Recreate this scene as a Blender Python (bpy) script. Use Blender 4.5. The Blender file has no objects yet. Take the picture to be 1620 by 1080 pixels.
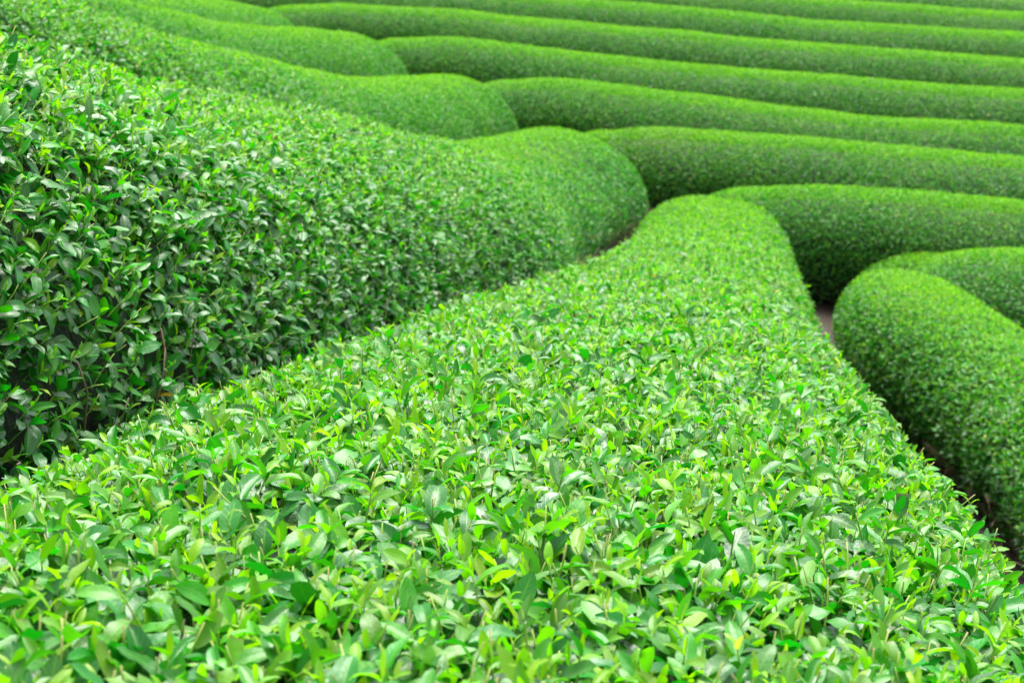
import bpy, math
import numpy as np
from mathutils import Vector

HULL_ONLY = False          # quick layout test: clipped outlines without leaves

scene = bpy.context.scene
rng = np.random.default_rng(11)

# ------------------------------------------------------------------ camera
cam_data = bpy.data.cameras.new('camera')
cam = bpy.data.objects.new('camera', cam_data)
scene.collection.objects.link(cam)
cam.location = (0, 0, 0)
cam.rotation_euler = (math.radians(90 - 14.0), 0, 0)
cam_data.sensor_width = 36
cam_data.lens = 70
cam_data.clip_start = 0.05
cam_data.clip_end = 500
cam_data.dof.use_dof = True
cam_data.dof.focus_distance = 3.6
cam_data.dof.aperture_fstop = 8.5
cam_data.dof.aperture_blades = 9
scene.camera = cam

# ------------------------------------------------------------------ daylight (thin overcast)
SUN_EL, SUN_AZ = 73.0, 12.0        # degrees; azimuth clockwise from +Y
world = bpy.data.worlds.new('World')
scene.world = world
world.use_nodes = True
wn, wl = world.node_tree.nodes, world.node_tree.links
bg = wn['Background']
sky = wn.new('ShaderNodeTexSky')
sky.sky_type = 'NISHITA'
sky.sun_disc = False
sky.sun_elevation = math.radians(SUN_EL)
sky.sun_rotation = math.radians(SUN_AZ)
sky.dust_density = 4.0
sky.ozone_density = 1.0
hs = wn.new('ShaderNodeHueSaturation')
hs.inputs['Saturation'].default_value = 0.25
wl.new(sky.outputs[0], hs.inputs['Color'])
wl.new(hs.outputs[0], bg.inputs['Color'])
bg.inputs['Strength'].default_value = 0.085

sun_data = bpy.data.lights.new('sun', 'SUN')
sun_data.energy = 1.5
sun_data.angle = math.radians(45)
sun_data.color = (1.0, 0.965, 0.9)
sun = bpy.data.objects.new('sun', sun_data)
scene.collection.objects.link(sun)
az, el = math.radians(SUN_AZ), math.radians(SUN_EL)
to_sun = Vector((math.sin(az) * math.cos(el), math.cos(az) * math.cos(el), math.sin(el)))
sun.rotation_euler = to_sun.to_track_quat('Z', 'Y').to_euler()

scene.view_settings.view_transform = 'Standard'
scene.view_settings.look = 'None'
scene.view_settings.gamma = 1
scene.view_settings.exposure = 2.4
scene.cycles.max_bounces = 8
scene.cycles.diffuse_bounces = 4
scene.cycles.transmission_bounces = 4
scene.cycles.glossy_bounces = 2
scene.cycles.caustics_reflective = False
scene.cycles.use_denoising = True

# ------------------------------------------------------------------ the rows (world metres: x, y, height of the clipped top)
# key: (half widths from start to end, squareness of the outline, height, roll, points along the top)
ROWS = {
    'H1': ([1.0, 1.01, 1.04, 1.01, 0.92, 0.79, 0.68, 0.62, 0.62, 0.62], 2.70, 0.90, 0.05, [(-0.43, -0.29, -0.47), (-0.09, 2.86, -0.95), (0.08, 4.44, -1.19), (0.24, 6.03, -1.43), (0.52, 7.82, -1.70), (0.99, 10.80, -2.14), (1.36, 13.40, -2.46), (1.50, 14.81, -2.59)]),
    'H2': ([0.95, 0.95, 0.95, 0.93, 0.9, 0.86, 0.83, 0.78], 2.00, 0.94, 0.16, [(-1.92, 3.62, -0.04), (-1.56, 6.04, -0.56), (-1.42, 7.02, -0.77), (-1.24, 8.01, -0.96), (-1.00, 9.49, -1.21), (-0.67, 10.66, -1.47), (-0.30, 14.32, -2.10), (0.13, 16.42, -2.34), (0.44, 17.64, -2.43)]),
    'H3': ([0.78, 0.76], 2.05, 0.90, 0.12, [(-2.81, 8.20, -0.27), (-2.49, 11.13, -0.84), (-2.36, 12.31, -1.07), (-2.18, 13.69, -1.30), (-1.77, 16.56, -1.78), (-1.47, 18.04, -2.03), (-1.07, 20.05, -2.27), (-0.66, 21.66, -2.42)]),
    'H4': ([0.78, 0.76], 2.05, 0.90, 0.12, [(-3.93, 14.79, -0.79), (-3.54, 16.72, -1.15), (-3.24, 18.20, -1.42), (-2.84, 20.18, -1.73), (-2.36, 22.18, -1.96), (-2.00, 24.19, -2.18)]),
    'H5': ([0.78, 0.76], 2.05, 0.90, 0.12, [(-5.06, 18.37, -0.96), (-4.60, 20.30, -1.27), (-4.13, 22.28, -1.58), (-3.80, 24.29, -1.78), (-3.43, 26.29, -2.03)]),
    'R1': ([0.55, 0.6, 0.76, 0.96, 1.1], 2.60, 0.90, -0.12, [(2.85, 13.90, -2.96), (2.82, 12.68, -2.86), (3.03, 11.65, -2.87), (3.18, 9.62, -2.74), (3.02, 7.60, -2.58), (2.55, 5.61, -2.32), (2.21, 4.16, -2.13)]),
    'A': ([0.7, 0.76, 0.76], 2.15, 0.90, 0.00, [(3.40, 15.70, -3.18), (3.64, 15.41, -3.08), (3.88, 14.82, -2.98), (4.33, 14.21, -2.93), (4.84, 13.70, -2.91), (5.56, 13.00, -2.89)]),
    'B': ([0.7, 0.76, 0.76], 2.15, 0.90, 0.00, [(2.10, 16.81, -2.84), (2.52, 16.72, -2.80), (3.15, 16.61, -2.82), (3.66, 16.50, -2.84), (4.27, 16.39, -2.88), (5.64, 16.06, -2.96), (6.61, 15.83, -3.03)]),
    'C': ([0.7, 0.76, 0.76], 2.15, 0.90, 0.00, [(0.97, 19.62, -2.75), (1.31, 19.53, -2.70), (1.79, 19.32, -2.69), (2.38, 19.11, -2.70), (2.94, 18.80, -2.70), (3.50, 18.59, -2.74), (4.68, 18.07, -2.77), (6.16, 17.63, -2.85), (7.12, 17.35, -2.91)]),
    'D': ([0.7, 0.76, 0.76], 2.15, 0.90, 0.00, [(-0.04, 23.55, -2.70), (0.29, 23.25, -2.64), (1.01, 22.74, -2.63), (1.69, 22.22, -2.66), (2.67, 21.58, -2.72), (3.93, 20.95, -2.78), (5.22, 20.23, -2.78), (6.82, 19.60, -2.84), (7.75, 19.23, -2.87)]),
    'E': ([0.7, 0.76, 0.76], 2.15, 0.90, 0.00, [(-1.46, 26.49, -2.47), (-0.91, 26.19, -2.44), (0.00, 25.66, -2.47), (1.56, 24.71, -2.56), (3.02, 23.88, -2.61), (4.33, 23.15, -2.64), (5.76, 22.42, -2.67), (7.54, 21.79, -2.74), (8.49, 21.45, -2.77)]),
    'F': ([0.7, 0.76, 0.76], 2.15, 0.90, 0.00, [(-3.10, 28.62, -2.20), (-2.41, 28.42, -2.18), (-0.96, 27.90, -2.21), (0.00, 27.47, -2.27), (1.68, 26.72, -2.35), (3.67, 25.87, -2.47), (6.35, 24.82, -2.57), (8.30, 24.08, -2.64), (9.24, 23.72, -2.68)]),
    'G': ([0.7, 0.76, 0.76], 2.15, 0.90, 0.00, [(-4.03, 31.44, -2.04), (-2.02, 30.71, -2.07), (0.00, 29.97, -2.15), (2.28, 29.02, -2.25), (3.99, 28.17, -2.35), (6.89, 27.01, -2.45), (9.00, 26.17, -2.53), (9.92, 25.79, -2.56)]),
    'H': ([0.7, 0.76, 0.76], 2.15, 0.90, 0.00, [(-2.20, 33.54, -1.90), (0.91, 32.46, -2.08), (3.81, 31.19, -2.23), (5.70, 30.24, -2.30), (7.46, 29.30, -2.37), (9.69, 28.25, -2.44), (10.59, 27.82, -2.47)]),
    'I': ([0.7, 0.76, 0.76], 2.15, 0.90, 0.00, [(0.97, 34.56, -1.92), (4.06, 33.28, -2.12), (6.08, 32.33, -2.20), (7.97, 31.38, -2.27), (10.38, 30.33, -2.34), (11.30, 29.94, -2.37)]),
}

def resample(pts, step=0.05):
    P = np.array(pts, float)
    Q = np.vstack([2 * P[0] - P[1], P, 2 * P[-1] - P[-2]])
    out = []
    for i in range(1, len(Q) - 2):
        p0, p1, p2, p3 = Q[i - 1], Q[i], Q[i + 1], Q[i + 2]
        # centripetal spacing keeps uneven points from looping
        d = [max(np.linalg.norm(b - a), 1e-3) ** 0.5 for a, b in ((p0, p1), (p1, p2), (p2, p3))]
        m1 = (p1 - p0) / d[0] - (p2 - p0) / (d[0] + d[1]) + (p2 - p1) / d[1]
        m2 = (p2 - p1) / d[1] - (p3 - p1) / (d[1] + d[2]) + (p3 - p2) / d[2]
        m1, m2 = m1 * d[1], m2 * d[1]
        n = max(2, int(np.linalg.norm(p2 - p1) / 0.02))
        t = np.linspace(0, 1, n, endpoint=False)[:, None]
        out.append((2*t**3 - 3*t**2 + 1) * p1 + (t**3 - 2*t**2 + t) * m1 + (-2*t**3 + 3*t**2) * p2 + (t**3 - t**2) * m2)
    out = np.vstack(out + [P[-1:]])
    s = np.concatenate([[0], np.cumsum(np.linalg.norm(np.diff(out, axis=0), axis=1))])
    n = max(8, int(s[-1] / step))
    g = np.linspace(0, s[-1], n)
    R = np.stack([np.interp(g, s, out[:, k]) for k in range(3)], 1)
    # soften kinks in height and plan
    for _ in range(12):
        R[1:-1] = 0.5 * R[1:-1] + 0.25 * (R[:-2] + R[2:])
    return R, g

SPINES = {}
for key, (widths, squareness, H, roll, pts) in ROWS.items():
    SPINES[key] = resample(pts)

_gs = np.vstack([np.c_[R[::5, :2], R[::5, 2] - ROWS[k][2]] for k, (R, g) in SPINES.items()])

def ground_height(x, y):
    x = np.atleast_1d(np.asarray(x, float)); y = np.atleast_1d(np.asarray(y, float))
    out = np.empty(len(x))
    for i in range(0, len(x), 4000):
        dx = x[i:i+4000, None] - _gs[None, :, 0]
        dy = y[i:i+4000, None] - _gs[None, :, 1]
        w = 1.0 / (dx * dx + dy * dy + 0.25) ** 2
        out[i:i+4000] = (w * _gs[None, :, 2]).sum(1) / w.sum(1)
    return out

def wave(x, y, z, f, seed):
    """smooth noise from a few crossed sines, about -1..1"""
    r = np.random.default_rng(seed)
    o = np.zeros_like(x)
    for _ in range(7):
        k = r.normal(size=3); k = k / np.linalg.norm(k) * f * r.uniform(0.6, 1.6)
        o += np.sin(x * k[0] + y * k[1] + z * k[2] + r.uniform(0, 6.28))
    return o / 3.0

# ------------------------------------------------------------------ mesh writing
def link(name, me, parent=None):
    o = bpy.data.objects.new(name, me)
    scene.collection.objects.link(o)
    o.parent = parent
    return o

def write_mesh(name, V, F, mats, attrs=None, smooth=True, mat_index=None):
    """V (n,3); F (m,4) quads"""
    me = bpy.data.meshes.new(name)
    V = np.ascontiguousarray(V, np.float32); F = np.ascontiguousarray(F, np.int32)
    me.vertices.add(len(V)); me.vertices.foreach_set('co', V.ravel())
    k = F.shape[1]
    me.loops.add(F.size); me.loops.foreach_set('vertex_index', F.ravel())
    me.polygons.add(len(F))
    me.polygons.foreach_set('loop_start', np.arange(0, F.size, k, dtype=np.int32))
    me.polygons.foreach_set('use_smooth', np.full(len(F), smooth))
    for m in mats: me.materials.append(m)
    if mat_index is not None: me.polygons.foreach_set('material_index', np.ascontiguousarray(mat_index, np.int32))
    me.update(calc_edges=True)
    for nm, arr in (attrs or {}).items():
        a = me.attributes.new(nm, 'FLOAT_VECTOR', 'POINT')
        a.data.foreach_set('vector', np.ascontiguousarray(arr, np.float32).ravel())
    return me

def norm(v):
    return v / np.maximum(np.linalg.norm(v, axis=-1, keepdims=True), 1e-9)

# ------------------------------------------------------------------ materials
def new_mat(name):
    m = bpy.data.materials.new(name); m.use_nodes = True
    nt = m.node_tree; nt.nodes.clear()
    return m, nt.nodes, nt.links

def mk_leaf_material():
    m, N, L = new_mat('tea_leaf')
    out = N.new('ShaderNodeOutputMaterial')
    d = N.new('ShaderNodeAttribute'); d.attribute_name = 'leaf_data'      # x random, y age, z waxiness
    q = N.new('ShaderNodeAttribute'); q.attribute_name = 'leaf_uv'        # x -1..1 across, y 0..1 along, z brown tip
    sd = N.new('ShaderNodeSeparateXYZ'); L.new(d.outputs['Vector'], sd.inputs[0])
    sq = N.new('ShaderNodeSeparateXYZ'); L.new(q.outputs['Vector'], sq.inputs[0])
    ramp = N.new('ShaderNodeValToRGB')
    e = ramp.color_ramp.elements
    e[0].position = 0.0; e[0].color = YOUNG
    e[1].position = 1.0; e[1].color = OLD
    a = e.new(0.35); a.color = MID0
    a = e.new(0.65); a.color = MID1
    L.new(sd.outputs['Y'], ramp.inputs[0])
    # each leaf its own shade
    hsv = N.new('ShaderNodeHueSaturation')
    mr = N.new('ShaderNodeMapRange'); mr.inputs['To Min'].default_value = 0.7; mr.inputs['To Max'].default_value = 1.3
    L.new(sd.outputs['X'], mr.inputs['Value']); L.new(mr.outputs[0], hsv.inputs['Value'])
    fr = N.new('ShaderNodeMath'); fr.operation = 'MULTIPLY'; fr.inputs[1].default_value = 7.31; L.new(sd.outputs['X'], fr.inputs[0])
    fc = N.new('ShaderNodeMath'); fc.operation = 'FRACT'; L.new(fr.outputs[0], fc.inputs[0])
    mh = N.new('ShaderNodeMapRange'); mh.inputs['To Min'].default_value = 0.482; mh.inputs['To Max'].default_value = 0.515
    L.new(fc.outputs[0], mh.inputs['Value']); L.new(mh.outputs[0], hsv.inputs['Hue'])
    # the odd yellowing or browned leaf
    f3 = N.new('ShaderNodeMath'); f3.operation = 'MULTIPLY'; f3.inputs[1].default_value = 31.7; L.new(sd.outputs['X'], f3.inputs[0])
    f4 = N.new('ShaderNodeMath'); f4.operation = 'FRACT'; L.new(f3.outputs[0], f4.inputs[0])
    yl = N.new('ShaderNodeMath'); yl.operation = 'GREATER_THAN'; yl.inputs[1].default_value = 0.998; L.new(f4.outputs[0], yl.inputs[0])
    ylm = N.new('ShaderNodeMixRGB'); ylm.inputs['Color2'].default_value = (0.36, 0.36, 0.10, 1)
    L.new(yl.outputs[0], ylm.inputs['Fac']); L.new(ramp.outputs[0], ylm.inputs['Color1'])
    bw = N.new('ShaderNodeMath'); bw.operation = 'LESS_THAN'; bw.inputs[1].default_value = 0.0002; L.new(f4.outputs[0], bw.inputs[0])
    bwm = N.new('ShaderNodeMixRGB'); bwm.inputs['Color2'].default_value = (0.20, 0.10, 0.04, 1)
    L.new(bw.outputs[0], bwm.inputs['Fac']); L.new(ylm.outputs[0], bwm.inputs['Color1'])
    L.new(bwm.outputs[0], hsv.inputs['Color'])
    # midrib and side veins
    ab = N.new('ShaderNodeMath'); ab.operation = 'ABSOLUTE'; L.new(sq.outputs['X'], ab.inputs[0])
    rib = N.new('ShaderNodeMapRange'); rib.interpolation_type = 'SMOOTHSTEP'
    rib.inputs['From Min'].default_value = 0.03; rib.inputs['From Max'].default_value = 0.13
    rib.inputs['To Min'].default_value = 1; rib.inputs['To Max'].default_value = 0
    L.new(ab.outputs[0], rib.inputs['Value'])
    vk = N.new('ShaderNodeMath'); vk.operation = 'MULTIPLY_ADD'; vk.inputs[1].default_value = -0.22
    L.new(ab.outputs[0], vk.inputs[0]); L.new(sq.outputs['Y'], vk.inputs[2])
    vs = N.new('ShaderNodeMath'); vs.operation = 'MULTIPLY'; vs.inputs[1].default_value = 50.0; L.new(vk.outputs[0], vs.inputs[0])
    vsn = N.new('ShaderNodeMath'); vsn.operation = 'SINE'; L.new(vs.outputs[0], vsn.inputs[0])
    vp = N.new('ShaderNodeMapRange'); vp.interpolation_type = 'SMOOTHSTEP'
    vp.inputs['From Min'].default_value = 0.55; vp.inputs['From Max'].default_value = 1.0
    L.new(vsn.outputs[0], vp.inputs['Value'])
    vm = N.new('ShaderNodeMath'); vm.operation = 'MULTIPLY'; vm.inputs[1].default_value = 0.22; L.new(vp.outputs[0], vm.inputs[0])
    mx = N.new('ShaderNodeMath'); mx.operation = 'MAXIMUM'; 
    rb = N.new('ShaderNodeMath'); rb.operation = 'MULTIPLY'; rb.inputs[1].default_value = 0.5; L.new(rib.outputs[0], rb.inputs[0])
    L.new(rb.outputs[0], mx.inputs[0]); L.new(vm.outputs[0], mx.inputs[1])
    vein = N.new('ShaderNodeMixRGB'); vein.inputs['Color2'].default_value = (0.13, 0.34, 0.03, 1)
    L.new(mx.outputs[0], vein.inputs['Fac']); L.new(hsv.outputs[0], vein.inputs['Color1'])
    # blotches of wear
    tc = N.new('ShaderNodeTexCoord')
    nz = N.new('ShaderNodeTexNoise'); nz.inputs['Scale'].default_value = 90; nz.inputs['Detail'].default_value = 3
    L.new(tc.outputs['Object'], nz.inputs['Vector'])
    sp = N.new('ShaderNodeMapRange'); sp.inputs['From Min'].default_value = 0.7; sp.inputs['From Max'].default_value = 0.78
    sp.inputs['To Max'].default_value = 0.3; L.new(nz.outputs['Fac'], sp.inputs['Value'])
    wr = N.new('ShaderNodeMixRGB'); wr.inputs['Color2'].default_value = (0.22, 0.2, 0.08, 1)
    L.new(sp.outputs[0], wr.inputs['Fac']); L.new(vein.outputs[0], wr.inputs['Color1'])
    # browned cut edge
    br = N.new('ShaderNodeMixRGB'); br.inputs['Color2'].default_value = (0.17, 0.11, 0.045, 1)
    L.new(sq.outputs['Z'], br.inputs['Fac']); L.new(wr.outputs[0], br.inputs['Color1'])
    # paler matt underside
    geo = N.new('ShaderNodeNewGeometry')
    und = N.new('ShaderNodeMixRGB'); und.blend_type = 'MIX'; und.inputs['Color2'].default_value = (0.06, 0.24, 0.02, 1)
    uf = N.new('ShaderNodeMath'); uf.operation = 'MULTIPLY'; uf.inputs[1].default_value = 0.22; L.new(geo.outputs['Backfacing'], uf.inputs[0])
    L.new(uf.outputs[0], und.inputs['Fac']); L.new(br.outputs[0], und.inputs['Color1'])
    # bump: veins and fine surface
    hb = N.new('ShaderNodeMath'); hb.operation = 'ADD'
    nb = N.new('ShaderNodeTexNoise'); nb.inputs['Scale'].default_value = 160; L.new(tc.outputs['Object'], nb.inputs['Vector'])
    L.new(mx.outputs[0], hb.inputs[0]); L.new(nb.outputs['Fac'], hb.inputs[1])
    bump = N.new('ShaderNodeBump'); bump.inputs['Strength'].default_value = 0.2; bump.inputs['Distance'].default_value = 0.0025
    L.new(hb.outputs[0], bump.inputs['Height'])
    p = N.new('ShaderNodeBsdfPrincipled')
    L.new(und.outputs[0], p.inputs['Base Color']); L.new(bump.outputs[0], p.inputs['Normal'])
    ro = N.new('ShaderNodeMapRange'); ro.inputs['To Min'].default_value = 0.46; ro.inputs['To Max'].default_value = 0.34
    L.new(sd.outputs['Y'], ro.inputs['Value']); 
    ro2 = N.new('ShaderNodeMath'); ro2.operation = 'MULTIPLY_ADD'; ro2.inputs[1].default_value = 0.3
    L.new(geo.outputs['Backfacing'], ro2.inputs[0]); L.new(ro.outputs[0], ro2.inputs[2]); L.new(ro2.outputs[0], p.inputs['Roughness'])
    p.inputs['IOR'].default_value = 1.5; L.new(sd.outputs['Z'], p.inputs['Specular IOR Level'])
    tr = N.new('ShaderNodeBsdfTranslucent')
    tcol = N.new('ShaderNodeMixRGB'); tcol.blend_type = 'MULTIPLY'; tcol.inputs['Fac'].default_value = 1
    tcol.inputs['Color2'].default_value = (1.25, 1.7, 0.4, 1)
    L.new(hsv.outputs[0], tcol.inputs['Color1']); L.new(tcol.outputs[0], tr.inputs['Color'])
    mixs = N.new('ShaderNodeMixShader')
    tf = N.new('ShaderNodeMapRange'); tf.inputs['To Min'].default_value = 0.50; tf.inputs['To Max'].default_value = 0.28
    L.new(sd.outputs['Y'], tf.inputs['Value']); L.new(tf.outputs[0], mixs.inputs['Fac'])
    L.new(p.outputs[0], mixs.inputs[1]); L.new(tr.outputs[0], mixs.inputs[2])
    L.new(mixs.outputs[0], out.inputs['Surface'])
    return m

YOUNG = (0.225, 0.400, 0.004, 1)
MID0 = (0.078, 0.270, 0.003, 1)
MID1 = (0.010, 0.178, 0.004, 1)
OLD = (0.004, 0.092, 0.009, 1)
M_LEAF = mk_leaf_material()

def mk_twig_material(name, c0, c1, tip):
    m, N, L = new_mat(name)
    out = N.new('ShaderNodeOutputMaterial'); p = N.new('ShaderNodeBsdfPrincipled')
    q = N.new('ShaderNodeAttribute'); q.attribute_name = 'twig'
    s = N.new('ShaderNodeSeparateXYZ'); L.new(q.outputs['Vector'], s.inputs[0])
    mx = N.new('ShaderNodeMixRGB'); mx.inputs['Color1'].default_value = c0; mx.inputs['Color2'].default_value = c1
    L.new(s.outputs['X'], mx.inputs['Fac'])
    mt = N.new('ShaderNodeMixRGB'); mt.inputs['Color2'].default_value = tip
    L.new(s.outputs['Y'], mt.inputs['Fac']); L.new(mx.outputs[0], mt.inputs['Color1'])
    L.new(mt.outputs[0], p.inputs['Base Color']); p.inputs['Roughness'].default_value = 0.65
    L.new(p.outputs[0], out.inputs['Surface'])
    return m
M_STALK = mk_twig_material('green_stalk', (0.13, 0.30, 0.03, 1), (0.24, 0.36, 0.05, 1), (0.30, 0.22, 0.10, 1))
M_TWIG = mk_twig_material('brown_twig', (0.10, 0.065, 0.04, 1), (0.20, 0.13, 0.08, 1), (0.16, 0.14, 0.10, 1))

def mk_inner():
    m, N, L = new_mat('shade_dark_interior')
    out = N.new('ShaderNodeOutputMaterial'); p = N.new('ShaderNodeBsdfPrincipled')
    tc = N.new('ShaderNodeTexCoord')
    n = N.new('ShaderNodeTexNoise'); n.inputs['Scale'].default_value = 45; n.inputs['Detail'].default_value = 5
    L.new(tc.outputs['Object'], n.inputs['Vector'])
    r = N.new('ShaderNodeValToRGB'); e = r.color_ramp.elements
    e[0].position = 0.35; e[0].color = (0.004, 0.012, 0.003, 1); e[1].position = 0.7; e[1].color = (0.010, 0.036, 0.005, 1)  # shade of the bush's depth put into the colour
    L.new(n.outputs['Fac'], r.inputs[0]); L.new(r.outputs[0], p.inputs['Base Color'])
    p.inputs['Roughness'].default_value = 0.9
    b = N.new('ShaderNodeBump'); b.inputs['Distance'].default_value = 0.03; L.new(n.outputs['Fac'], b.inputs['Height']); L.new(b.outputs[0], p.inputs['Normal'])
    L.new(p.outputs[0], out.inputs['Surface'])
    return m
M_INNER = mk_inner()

def mk_soil():
    m, N, L = new_mat('brown_soil')
    out = N.new('ShaderNodeOutputMaterial'); p = N.new('ShaderNodeBsdfPrincipled')
    tc = N.new('ShaderNodeTexCoord')
    n = N.new('ShaderNodeTexNoise'); n.inputs['Scale'].default_value = 14; n.inputs['Detail'].default_value = 8; n.inputs['Roughness'].default_value = 0.7
    n2 = N.new('ShaderNodeTexNoise'); n2.inputs['Scale'].default_value = 1.1; n2.inputs['Detail'].default_value = 4
    L.new(tc.outputs['Object'], n.inputs['Vector']); L.new(tc.outputs['Object'], n2.inputs['Vector'])
    r = N.new('ShaderNodeValToRGB'); e = r.color_ramp.elements
    e[0].position = 0.3; e[0].color = (0.020, 0.012, 0.006, 1); e[1].position = 0.75; e[1].color = (0.065, 0.041, 0.021, 1)
    L.new(n.outputs['Fac'], r.inputs[0])
    mx = N.new('ShaderNodeMixRGB'); mx.blend_type = 'MULTIPLY'; mx.inputs['Fac'].default_value = 0.5
    L.new(r.outputs[0], mx.inputs['Color1']); L.new(n2.outputs['Color'], mx.inputs['Color2'])
    L.new(mx.outputs[0], p.inputs['Base Color']); p.inputs['Roughness'].default_value = 0.95
    b = N.new('ShaderNodeBump'); b.inputs['Distance'].default_value = 0.05; b.inputs['Strength'].default_value = 0.8
    L.new(n.outputs['Fac'], b.inputs['Height']); L.new(b.outputs[0], p.inputs['Normal'])
    L.new(p.outputs[0], out.inputs['Surface'])
    return m
M_SOIL = mk_soil()

# ------------------------------------------------------------------ ground: one sheet, fine near the rows, coarse to the horizon
def axis(lo, hi, step, far):
    a = np.arange(lo, hi + 1e-6, step)
    ext = [step]
    left, right = [lo], [hi]
    st = step
    while left[-1] > -far:
        st *= 1.35; left.append(left[-1] - st); right.append(right[-1] + st)
    return np.concatenate([left[:0:-1], a, right[1:]])
gx, gy = axis(-7, 12, 0.2, 250), axis(-4, 36, 0.2, 250)
X, Y = np.meshgrid(gx, gy)
Zg = ground_height(X.ravel(), Y.ravel())
Zg = Zg + 0.015 * wave(X.ravel(), Y.ravel(), Zg * 0, 5.0, 3)
nx, ny = len(gx), len(gy)
ii = (np.arange(ny - 1)[:, None] * nx + np.arange(nx - 1)[None, :]).ravel()
ground = link('ground', write_mesh('ground', np.c_[X.ravel(), Y.ravel(), Zg], np.c_[ii, ii + 1, ii + nx + 1, ii + nx], [M_SOIL]))
ground['kind'] = 'structure'
ground['label'] = 'bare brown soil of the narrow aisles between the tea hedges'

# ------------------------------------------------------------------ hedge surface
def profile(n_pow=2.35, qb=0.56):
    a = np.linspace(0, math.pi / 2, 80)
    r = np.sin(a) ** (2 / n_pow)
    q = qb * (1 - np.cos(a) ** (2 / n_pow))
    t = np.linspace(0, 1, 30)[1:]
    r = np.concatenate([r, 1 - 0.16 * t ** 1.5]); q = np.concatenate([q, qb + (1 - qb) * t])
    return r, q

class Surface:
    """the clipped outline of one row: body swept along the spine plus two rounded ends"""
    def __init__(s, key):
        s.ws, sq, s.H, s.roll, _ = ROWS[key]
        s.PR, s.PQ = profile(sq, 0.74 if key in ('H2', 'H3', 'H4', 'H5') else 0.56)
        s.R, s.g = SPINES[key]
        T = np.gradient(s.R[:, :2], axis=0); s.T = norm(T)
        s.len = s.g[-1]
        wm = float(np.mean(s.ws))
        arc = np.concatenate([[0], np.cumsum(np.hypot(np.diff(s.PR) * wm, np.diff(s.PQ) * s.H))])
        s.arc = arc
        s.A = arc[-1]
        s.seed = abs(hash_key(key))
        s.bump = {'H1': 0.022, 'H2': 0.016}.get(key, 0.009)
    def at(s, sp, v, side, cap, inset=0.0):
        """sp along the spine, v arc position 0..A, side angle (body: +-pi/2; ends: -pi/2..pi/2 fan), cap 0 body, -1 start, 1 end"""
        r01 = np.interp(v, s.arc, s.PR); q = np.interp(v, s.arc, s.PQ)
        dv = 0.004
        dr = (np.interp(v + dv, s.arc, s.PR) - np.interp(v - dv, s.arc, s.PR)); dq = (np.interp(v + dv, s.arc, s.PQ) - np.interp(v - dv, s.arc, s.PQ))
        c = np.stack([np.interp(sp, s.g, s.R[:, k]) for k in range(3)], 1)
        t = norm(np.stack([np.interp(sp, s.g, s.T[:, k]) for k in range(2)], 1))
        w = np.interp(sp / s.len, np.linspace(0, 1, len(s.ws)), s.ws)
        nrm = np.stack([t[:, 1], -t[:, 0]], 1)                 # to the right of the direction of travel
        fwd = np.where(cap[:, None] < 0, -t, t)
        rad = np.cos(side)[:, None] * fwd * (np.abs(cap)[:, None]) + np.sin(side)[:, None] * nrm
        rad = norm(rad)
        w = w * (1 + 0.03 * wave(c[:, 0] + rad[:, 0] * w, c[:, 1] + rad[:, 1] * w, c[:, 2] * 0, 1.7, s.seed))
        xy = c[:, :2] + rad * (r01 * w)[:, None]
        off = (rad * nrm).sum(1) * r01 * w
        z0 = c[:, 2] - q * s.H - s.roll * off * (1 - q)
        low = np.clip((q - 0.35) / 0.65, 0, 1)
        gz = ground_height(xy[:, 0], xy[:, 1])
        z = z0 + (gz - (c[:, 2] - s.H)) * low * 1.0
        n = np.c_[rad * (dq * s.H)[:, None], dr * w]
        n = norm(n); n[:, :2] += nrm * (s.roll * n[:, 2])[:, None]; n = norm(n)
        P = np.c_[xy, z]
        b = s.bump * wave(P[:, 0], P[:, 1], P[:, 2], 3.2, s.seed + 1) + 0.5 * s.bump * wave(P[:, 0], P[:, 1], P[:, 2], 11.0, s.seed + 2)
        P = P + n * (b - inset)[:, None]
        return P, n, q
    def sample(s, density):
        wm = float(np.mean(s.ws))
        body = s.len * 2 * s.A
        arc_r = np.interp(np.linspace(0, s.A, 200), s.arc, s.PR) * wm
        end = math.pi * arc_r.mean() * s.A
        nb, ne = rng.poisson(body * density), rng.poisson(end * density)
        sp = rng.uniform(0, s.len, nb); v = rng.uniform(0, s.A, nb); side = rng.choice([-1, 1], nb) * math.pi / 2; cap = np.zeros(nb)
        cdf = np.cumsum(arc_r); cdf = cdf / cdf[-1]
        S, Vv, D, C = [sp], [v], [side], [cap]
        for k in (-1, 1):
            S.append(np.full(ne, 0.0 if k < 0 else s.len)); Vv.append(np.interp(rng.uniform(0, 1, ne), cdf, np.linspace(0, s.A, 200)))
            D.append(rng.uniform(-math.pi / 2, math.pi / 2, ne)); C.append(np.full(ne, float(k)))
        return tuple(np.concatenate(a) for a in (S, Vv, D, C))

def hash_key(k):
    h = 7
    for ch in k: h = (h * 31 + ord(ch)) % 9973
    return h

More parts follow.
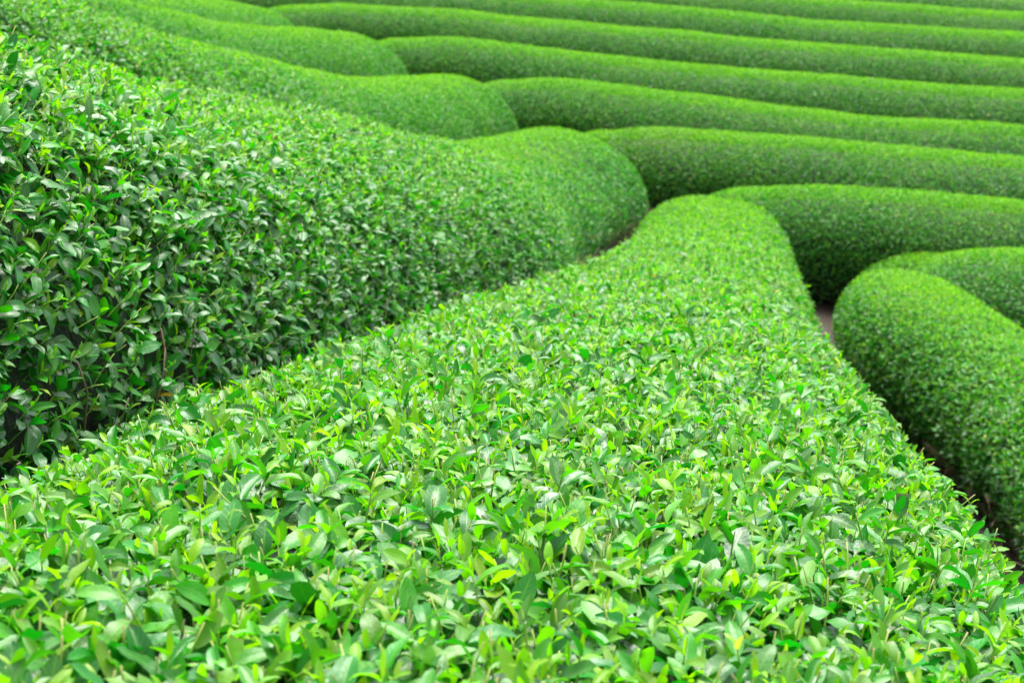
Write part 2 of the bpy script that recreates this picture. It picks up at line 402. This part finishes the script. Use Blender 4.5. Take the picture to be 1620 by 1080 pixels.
def hull_mesh(name, sf, inset, mats):
    na, nv = 14, 26
    vv = np.linspace(0.0, sf.A, nv)
    ns = max(4, int(sf.len / 0.12))
    rings = []
    # a ring is one trip over the top: base - apex - base; the ends are fans of half rings
    V, F = [], []
    def add_grid(P, n1, n2, flip=False):
        b = sum(len(x) for x in V)
        V.append(P)
        i = (np.arange(n1 - 1)[:, None] * n2 + np.arange(n2 - 1)[None, :]).ravel() + b
        q = np.c_[i, i + 1, i + n2 + 1, i + n2]
        F.append(q[:, ::-1] if flip else q)
    sp = np.linspace(0, sf.len, ns)
    for sd in (-1, 1):
        a, b = np.meshgrid(sp, vv, indexing='ij')
        P, n, q = sf.at(a.ravel(), b.ravel(), np.full(a.size, sd * math.pi / 2), np.zeros(a.size), inset)
        add_grid(P, ns, nv, sd > 0)
    for k in (-1, 1):
        an = np.linspace(-math.pi / 2, math.pi / 2, na)
        a, b = np.meshgrid(an, vv, indexing='ij')
        P, n, q = sf.at(np.full(a.size, 0.0 if k < 0 else sf.len), b.ravel(), a.ravel(), np.full(a.size, float(k)), inset)
        add_grid(P, na, nv, k > 0)
    return np.vstack(V), np.vstack(F)

# ------------------------------------------------------------------ leaves
def leaf_grid(rows, cols):
    if rows == 0:           # far leaves: one folded diamond
        return np.array([0, 0.45, 1.0, 0.45]), np.array([0, 1.0, 0, -1.0]), np.array([[0, 1, 2, 3]])
    t = np.linspace(0, 1, rows); u = np.linspace(-1, 1, cols)
    T, U = np.meshgrid(t, u, indexing='ij')
    i = (np.arange(rows - 1)[:, None] * cols + np.arange(cols - 1)[None, :]).ravel()
    return T.ravel(), U.ravel(), np.c_[i, i + 1, i + cols + 1, i + cols]

def build_leaves(base, dirv, up, L, W, age, cut, rows, cols):
    """returns V, F, data, uv for n leaves; each leaf arches along its length, folds about its midrib and ripples at the margin"""
    n = len(base)
    T, U, F = leaf_grid(rows, cols)
    k = len(T)
    tmax = np.where(cut > 0, cut, 1.0)
    t = T[None, :] * tmax[:, None]
    shape = np.clip(np.sin(np.pi * np.clip(t, 0, 1) ** 0.95), 0, 1) ** 0.66
    shape = np.maximum(shape, 0.05 * (1 - t))
    curl = rng.normal(0.75, 0.55, n)[:, None]
    curl = np.where(np.abs(curl) < 0.05, 0.05, curl)
    along = L[:, None] * np.sin(curl * t) / curl
    drop = -L[:, None] * (1 - np.cos(curl * t)) / curl
    half = 0.5 * W[:, None] * shape
    fold = np.clip(rng.normal(0.38, 0.22, n), -0.1, 1.0)[:, None]
    x = U[None, :] * half * np.cos(fold * 0.9)
    z = np.abs(U)[None, :] * half * np.sin(fold * 0.9)
    ph = rng.uniform(0, 6.28, n)[:, None]
    z = z + (np.abs(U)[None, :] ** 2) * 0.05 * W[:, None] * np.sin(t * 13 + ph + U[None, :])
    # twist
    tw = rng.normal(0, 0.35, n)[:, None] * t
    x, z = x * np.cos(tw) - z * np.sin(tw), x * np.sin(tw) + z * np.cos(tw)
    ca, sa = np.cos(curl * t), np.sin(curl * t)
    yy = along + z * sa
    zz = drop + z * ca
    sidev = norm(np.cross(dirv, up))
    upv = np.cross(sidev, dirv)
    V = base[:, None, :] + x[..., None] * sidev[:, None, :] + yy[..., None] * dirv[:, None, :] + zz[..., None] * upv[:, None, :]
    data = np.empty((n, k, 3), np.float32)
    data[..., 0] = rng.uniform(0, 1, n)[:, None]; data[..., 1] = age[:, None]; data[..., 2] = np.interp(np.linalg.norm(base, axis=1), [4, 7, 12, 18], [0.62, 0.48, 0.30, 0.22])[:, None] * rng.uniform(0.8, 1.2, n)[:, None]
    uv = np.empty((n, k, 3), np.float32)
    uv[..., 0] = U[None, :]; uv[..., 1] = t
    tipb = (rng.uniform(0, 1, n) < 0.12) * rng.uniform(0.2, 0.7, n)
    brown = np.where(cut[:, None] > 0, (T[None, :] > 0.99) * 0.7, (t > 0.93) * tipb[:, None])
    uv[..., 2] = brown
    FF = (F[None] + (np.arange(n) * k)[:, None, None]).reshape(-1, 4)
    return V.reshape(-1, 3), FF, data.reshape(-1, 3), uv.reshape(-1, 3)

def tubes(P0, P1, P2, r0, r1, sides, c, tip):
    """curved tapered sticks through three points"""
    n = len(P0)
    ts = np.array([0, 0.35, 0.7, 1.0]) if sides > 3 else np.array([0, 0.5, 1.0])
    ang = np.arange(sides) * 2 * math.pi / sides
    ax = norm(P2 - P0)
    ref = np.where(np.abs(ax[:, 2:3]) > 0.8, np.array([[1.0, 0, 0]]), np.array([[0, 0, 1.0]]))
    a = norm(np.cross(ax, ref)); b = np.cross(ax, a)
    V = np.empty((n, len(ts), sides, 3)); A = np.zeros((n, len(ts), sides, 3), np.float32)
    for i, t in enumerate(ts):
        cen = (1 - t) ** 2 * P0 + 2 * t * (1 - t) * P1 + t * t * P2
        rr = (r0 + (r1 - r0) * t)
        for j, g in enumerate(ang):
            V[:, i, j] = cen + rr[:, None] * (math.cos(g) * a + math.sin(g) * b)
        A[:, i, :, 0] = c[:, None]; A[:, i, :, 1] = tip[:, None] if i == len(ts) - 1 else 0
    m = len(ts)
    F = []
    for i in range(m - 1):
        for j in range(sides):
            F.append([i * sides + j, i * sides + (j + 1) % sides, (i + 1) * sides + (j + 1) % sides, (i + 1) * sides + j])
    # closed tip
    F.append([(m - 1) * sides + j for j in (range(4) if sides >= 4 else (0, 1, 2, 2))]) if sides >= 4 else None
    F = np.array(F)
    FF = (F[None] + (np.arange(n) * m * sides)[:, None, None]).reshape(-1, 4)
    return V.reshape(-1, 3), FF, A.reshape(-1, 3)

def stack(parts):
    Vs, Fs, Es = [], [], []
    b = 0
    for p in parts:
        Vs.append(p[0]); Fs.append(p[1] + b); Es.append(p[2:]); b += len(p[0])
    return np.vstack(Vs), np.vstack(Fs), [np.vstack([e[i] for e in Es]) for i in range(len(Es[0]))]

def leaf_scale(dist):
    # the far rows are a finer-leaved clipping
    return np.interp(dist, [2, 5, 9, 16], [1.03, 0.92, 0.76, 0.54])

def grow(P, n, q, dist, density_scale=1.0):
    """leaves for surface points: young upright ones on the clipped top, older broader ones down the sides"""
    m = len(P)
    z = np.array([0, 0, 1.0])
    g = norm(0.55 * n + 0.55 * z + 0.16 * rng.normal(size=(m, 3)))
    pat = 0.10 * wave(P[:, 0], P[:, 1], P[:, 2], 4.0, 77)
    near = np.interp(q, [0, 0.10, 0.28, 0.6, 1.0], [0.60, 0.52, 0.30, 0.19, 0.06])
    far = np.interp(q, [0, 0.05, 0.15, 0.6, 1.0], [0.80, 0.66, 0.28, 0.15, 0.05])  # sharper split also paints far rows' light crest and shaded face into leaf colour
    mixf = np.interp(dist, [6.5, 14.5], [0, 1])
    py = near * (1 - mixf) + far * mixf + pat
    young = rng.uniform(0, 1, m) < py
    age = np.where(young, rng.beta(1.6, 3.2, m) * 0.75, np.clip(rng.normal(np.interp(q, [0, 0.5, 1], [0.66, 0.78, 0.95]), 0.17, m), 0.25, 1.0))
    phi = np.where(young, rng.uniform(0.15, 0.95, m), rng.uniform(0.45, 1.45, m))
    t = norm(np.cross(g, rng.normal(size=(m, 3))))
    d = norm(np.cos(phi)[:, None] * g + np.sin(phi)[:, None] * t)
    # keep leaves from growing straight back into the bush
    inn = (d * n).sum(1); bad = inn < -0.15
    d[bad] = norm(d[bad] - n[bad] * (inn[bad] * 1.6)[:, None])
    up = g - (g * d).sum(1)[:, None] * d
    up = norm(up + 0.28 * rng.normal(size=(m, 3)))
    L = np.where(young, rng.uniform(0.026, 0.052, m), rng.normal(0.062, 0.012, m).clip(0.034, 0.088)) 
    L = L * leaf_scale(dist)
    W = L * np.where(young, rng.uniform(0.28, 0.42, m), rng.uniform(0.40, 0.56, m))
    depth = rng.uniform(0.0, 1.0, m) ** 0.8 * 0.06 * leaf_scale(dist) + np.where(young, 0.0, 0.010) + 0.45 * L * (d * n).sum(1)
    base = P - n * depth[:, None]
    cut = np.where((rng.uniform(0, 1, m) < np.interp(q, [0, 0.3, 0.5], [0.10, 0.08, 0.01])) & ~young, rng.uniform(0.5, 0.82, m), 0.0)
    return base, d, up, L, W, age, cut

def grow_shoots(P, n, q, dist):
    """shoots of the clipped table: a stem with a folded bud, a young leaf, a half grown one and a mature one below, many of them cut"""
    m = len(P)
    ls = leaf_scale(dist)
    g = norm(0.6 * n + np.array([0, 0, 0.5]) + 0.2 * rng.normal(size=(m, 3)))
    ref = norm(np.cross(g, rng.normal(size=(m, 3)))); oth = np.cross(g, ref)
    az0 = rng.uniform(0, 6.28, m)
    trimmed = rng.uniform(0, 1, m) < np.interp(q, [0, 0.15, 0.45, 0.7], [0.45, 0.35, 0.2, 0.1])
    vig = np.interp(q, [0, 0.3, 0.7, 1], [0, 0.08, 0.28, 0.4]) + 0.10 * rng.normal(size=m)
    P = P + n * (np.where(rng.uniform(0, 1, m) < 0.05, rng.uniform(0.01, 0.05, m), rng.normal(-0.008, 0.013, m)) * ls)[:, None]
    spec = [(0.0, 0.020, 0.034, 0.20, 0.30, 0.05, 0.30, 0.00, 0.15),
            (0.004, 0.030, 0.046, 0.27, 0.38, 0.25, 0.75, 0.10, 0.40),
            (0.014, 0.042, 0.060, 0.34, 0.44, 0.50, 1.10, 0.30, 0.60),
            (0.028, 0.050, 0.074, 0.40, 0.54, 0.60, 1.35, 0.50, 0.85),
            (0.044, 0.050, 0.074, 0.40, 0.55, 0.80, 1.50, 0.60, 1.00)]
    out = []
    for j, (down, l0, l1, a0, a1, p0, p1, g0, g1) in enumerate(spec):
        prob = (0.75, 0.85, 0.9, 0.8, 0.6)[j]
        k = rng.uniform(0, 1, m) < prob
        if j < 2: k &= ~trimmed
        mm = int(k.sum())
        az = az0[k] + j * 2.4 + rng.normal(0, 0.25, mm)
        phi = rng.uniform(p0, p1, mm)
        t = np.cos(az)[:, None] * ref[k] + np.sin(az)[:, None] * oth[k]
        d = norm(np.cos(phi)[:, None] * g[k] + np.sin(phi)[:, None] * t)
        inn = (d * n[k]).sum(1); bad = inn < -0.1
        d[bad] = norm(d[bad] - n[k][bad] * (inn[bad] * 1.6)[:, None])
        up = norm(g[k] - (g[k] * d).sum(1)[:, None] * d + 0.15 * rng.normal(size=(mm, 3)))
        L = rng.uniform(l0, l1, mm) * ls[k]
        W = L * rng.uniform(a0, a1, mm)
        base = P[k] - g[k] * ((0.022 + down) * ls[k])[:, None]
        age = np.clip(rng.uniform(g0, g1, mm) + vig[k], 0, 1)
        cut = np.where((j >= 2) & (rng.uniform(0, 1, mm) < np.where(trimmed[k], 0.28, 0.05)), rng.uniform(0.5, 0.85, mm), 0.0)
        out.append((base, d, up, L, W, age, cut))
    return tuple(np.concatenate(a) for a in zip(*out)), (P, g, trimmed, ls)

DENSITY = 2300       # leaves per square metre of clipped surface
LODS = [(0, 4.8, 8, 5), (4.8, 8.5, 6, 3), (8.5, 14, 4, 3), (14, 99, 0, 0)]

LABELS = {
    'H1': ('tea_hedge', 'broad flat-topped tea hedge in front with large crisp pale green leaves and cut stalks', 'tea hedges curving down the left slope'),
    'H2': ('tea_hedge', 'big mounded tea hedge with dark twiggy foot, directly beside the broad flat-topped front hedge', 'tea hedges curving down the left slope'),
    'H3': ('tea_hedge', 'rounded tea hedge just behind the big mounded one, its bulging end dipping then rising', 'tea hedges curving down the left slope'),
    'H4': ('tea_hedge', 'slim tea hedge with a rounded nose, two hedges behind the big mounded one', 'tea hedges curving down the left slope'),
    'H5': ('tea_hedge', 'furthest hedge of the left slope, only a short rounded nose at the top edge', 'tea hedges curving down the left slope'),
    'R1': ('tea_hedge', 'bulb-ended tea hedge lower than the front hedge, across the soil gully on its right', 'tea hedges curving down the left slope'),
    'A': ('tea_hedge', 'short visible row curling out behind the bulb-ended hedge at the right edge', 'straight tea rows running across the far field'),
    'B': ('tea_hedge', 'row starting behind the far tip of the front hedge, above the bare soil patch', 'straight tea rows running across the far field'),
    'C': ('tea_hedge', 'row starting beside the round end of the big mounded hedge, browned patch on its crest', 'straight tea rows running across the far field'),
    'D': ('tea_hedge', 'row whose left end tucks behind the bulging end of the second slope hedge', 'straight tea rows running across the far field'),
    'E': ('tea_hedge', 'row whose left end tucks behind the slim round-nosed hedge', 'straight tea rows running across the far field'),
    'F': ('tea_hedge', 'row starting beside the short rounded nose at the top edge', 'straight tea rows running across the far field'),
    'G': ('tea_hedge', 'row third from the top edge, its crest leaving the frame top left of centre', 'straight tea rows running across the far field'),
    'H': ('tea_hedge', 'second row from the top right corner, its crest meeting the top edge', 'straight tea rows running across the far field'),
    'I': ('tea_hedge', 'topmost row, just a sliver of face in the top right corner', 'straight tea rows running across the far field'),
}

for key in ROWS:
    name, label, group = LABELS[key]
    sf = Surface(key)
    root = bpy.data.objects.new('tea_hedge', None)
    scene.collection.objects.link(root)
    mid = sf.R[len(sf.R) // 2]
    root.location = (mid[0], mid[1], float(ground_height(mid[0], mid[1])[0]))
    root.empty_display_size = 0.2
    root['label'] = label; root['category'] = 'tea hedge'; root['group'] = group
    org = np.array(root.location)
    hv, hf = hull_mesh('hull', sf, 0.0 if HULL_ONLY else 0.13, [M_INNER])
    if HULL_ONLY:
        me = write_mesh('foliage', hv - org, hf, [M_SOIL])
        link('foliage', me, root)
        continue
    # ---- leaves
    S, Vv, D, C = sf.sample(DENSITY / 0.55 ** 2 if key not in ('H1', 'H2', 'R1') else DENSITY * 1.85)
    P, n, q = sf.at(S, Vv, D, C)
    # thinner towards the bare foot of the bush, and on the side nobody sees from the aisle the photo was taken in
    dist = np.linalg.norm(P, axis=1)
    if key in ('H1', 'H2', 'R1'):
        kk = rng.uniform(0, 1, len(P)) < 1 / 1.85 / leaf_scale(dist) ** 1.6 * (1.15 if key == 'H1' else 1.0)
        P, n, q, dist = P[kk], n[kk], q[kk], dist[kk]
    facing = (n * -P / dist[:, None]).sum(1)
    keep = np.interp(q, [0, 0.5, 0.68, 0.82, 1.0], [1, 0.92, 0.62, 0.30, 0.12])
    keep = keep * np.where(facing < -0.35, 0.35, 1.0) 
    # the row runs on past the frame there
    kk = rng.uniform(0, 1, len(P)) < keep
    P, n, q, dist = P[kk], n[kk], q[kk], dist[kk]
    parts = []
    shoot = (rng.uniform(0, 1, len(P)) < np.interp(dist, [7, 14.5], [0.28, 0.0])) & (q < 0.9)
    # under a canopy of shoots the rest of the foliage sits a little deeper
    P = P - n * np.interp(dist, [7, 14.5], [0.012, 0.0])[:, None]
    sets = [('single', ~shoot), ('shoot', shoot)]
    stems = None
    for kind, sel in sets:
        for lo, hi, rows, cols in LODS:
            s_ = (dist >= lo) & (dist < hi) & sel
            if not s_.any(): continue
            if kind == 'single':
                leaves = grow(P[s_], n[s_], q[s_], dist[s_])
            else:
                leaves, st = grow_shoots(P[s_] + n[s_] * np.interp(dist[s_], [7, 14.5], [0.012, 0.0])[:, None], n[s_], q[s_], dist[s_])
                stems = st if stems is None else tuple(np.concatenate(a) for a in zip(stems, st))
            parts.append(build_leaves(*leaves, rows, cols))
    V, F, (dat, uv) = stack(parts)
    if key == 'C':      # a browned, scorched stretch of the crest
        e = ((V - np.array([1.40, 19.35, -2.72])) / np.array([0.55, 0.55, 0.22])) ** 2
        uv[:, 2] = np.maximum(uv[:, 2], 0.42 * np.exp(-e.sum(1)) * (0.4 + 0.6 * dat[:, 0]))
    nl = len(F)
    # inner growth as a shell, painted near black for the shade between leaves
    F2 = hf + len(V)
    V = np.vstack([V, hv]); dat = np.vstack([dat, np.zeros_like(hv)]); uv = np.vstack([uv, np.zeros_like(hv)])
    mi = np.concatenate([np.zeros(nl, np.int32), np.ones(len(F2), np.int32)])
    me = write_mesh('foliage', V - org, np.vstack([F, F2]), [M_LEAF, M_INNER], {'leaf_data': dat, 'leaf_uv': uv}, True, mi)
    link('foliage', me, root)
    # ---- green shoot stems, the cut ones standing a little proud with a browned tip
    if stems is not None:
        SP, g, trimmed, ls = stems
        m = len(SP)
        top = SP - g * (np.where(trimmed, rng.uniform(-0.006, 0.022, m), rng.uniform(0.018, 0.024, m)) * ls)[:, None]
        bot = SP - g * (0.085 * ls)[:, None] + 0.008 * rng.normal(size=(m, 3))
        midp = 0.5 * (top + bot) + 0.003 * rng.normal(size=(m, 3))
        V, F, A = tubes(bot, midp, top, np.full(m, 0.0015), rng.uniform(0.0009, 0.0014, m), 4, rng.uniform(0, 1, m), np.where(trimmed, rng.uniform(0.1, 0.9, m), 0.0))
        o = link('shoot_stems', write_mesh('shoot_stems', V - org, F, [M_STALK], {'twig': A}), root)
        o['kind'] = 'stuff'
    # ---- woody twigs showing through the thin lower side
    S, Vv, D, C = sf.sample(240 if dist.min() < 12 else 40)
    P, n, q = sf.at(S, Vv, D, C, 0.022)
    kk = q > rng.normal(0.80, 0.08, len(q))
    P, n, q = P[kk], n[kk], q[kk]
    m = len(P)
    lean = norm(np.array([0, 0, 1.0]) + 0.35 * n + 0.7 * rng.normal(size=(m, 3)))
    lean -= n * np.clip((lean * n).sum(1) - 0.25, 0, 1)[:, None]
    ln = rng.uniform(0.10, 0.32, m)[:, None]
    P0 = P - lean * ln * 0.5 - n * 0.02; P2 = P + lean * ln * 0.5
    P1 = P + 0.02 * rng.normal(size=(m, 3)) + n * 0.01
    r0 = rng.uniform(0.0014, 0.0042, m)
    V, F, A = tubes(P0, P1, P2, r0, r0 * 0.55, 4, rng.uniform(0, 1, m), np.zeros(m))
    o = link('twigs', write_mesh('twigs', V - org, F, [M_TWIG], {'twig': A}), root)
    o['kind'] = 'stuff'
    # ---- the woody stems that show at the bare foot
    spots = []
    if key == 'B':
        for an in np.linspace(-2.9, -0.5, 8) + rng.normal(0, 0.08, 8):
            spots.append((sf.R[0], np.array([math.cos(an), math.sin(an)]), 0.30, 0.60))
    if key == 'H2':
        for sp in np.arange(0.5, 3.6, 0.45):
            i = int(np.searchsorted(sf.g, sp)); t = sf.T[i]
            spots.append((sf.R[i], np.array([t[1], -t[0]]) + rng.normal(0, 0.15, 2), 0.46, 0.68))
    for c, rad, f0, f1 in spots:
        foot = np.r_[c[:2] + rad * f0, 0.0]; foot[2] = ground_height(foot[0], foot[1])[0] - 0.03
        for b in range(3):
            head = np.r_[c[:2] + rad * f1, c[2] - rng.uniform(0.38, 0.55) - (0.40 if key == 'H2' else 0.05)]
            head[:2] += rng.normal(0, 0.13, 2)
            midp = 0.55 * foot + 0.45 * head; midp[:2] += rad * 0.08 + rng.normal(0, 0.05, 2)
            if b == 0:
                Vs, Fs, As = tubes(foot[None], midp[None], head[None], np.array([0.012]), np.array([0.005]), 7, rng.uniform(0.3, 1, 1), np.zeros(1))
                stem = link('stem', write_mesh('stem', Vs - org, Fs, [M_TWIG], {'twig': As}), root)
            else:
                st = 0.6 * foot + 0.4 * midp
                Vs, Fs, As = tubes(st[None], midp[None], head[None], np.array([0.007]), np.array([0.003]), 6, rng.uniform(0.3, 1, 1), np.zeros(1))
                link('branch', write_mesh('branch', Vs - org, Fs, [M_TWIG], {'twig': As}), stem)

# ------------------------------------------------------------------ fallen dry leaves along the aisles
m = 9000
x = rng.uniform(-5, 7, m); y = rng.uniform(0.5, 30, m)
z = ground_height(x, y) + 0.015 * wave(x, y, x * 0, 5.0, 3)
base = np.c_[x, y, z + rng.uniform(0.003, 0.02, m)]
a = rng.uniform(0, 6.28, m)
d = norm(np.c_[np.cos(a), np.sin(a), rng.normal(0.05, 0.15, m)])
upv = norm(np.array([0, 0, 1.0]) + 0.3 * rng.normal(size=(m, 3)))
V, F, dat, uv = build_leaves(base, d, upv, rng.uniform(0.03, 0.06, m), rng.uniform(0.012, 0.025, m), np.ones(m), np.zeros(m), 3, 3)
uv[:, 2] = rng.uniform(0.75, 1, m).repeat(9)
litter = link('leaf_litter', write_mesh('leaf_litter', V, F, [M_LEAF], {'leaf_data': dat, 'leaf_uv': uv}))
litter['kind'] = 'stuff'; litter['label'] = 'dry fallen tea leaves scattered on the soil of the aisles'
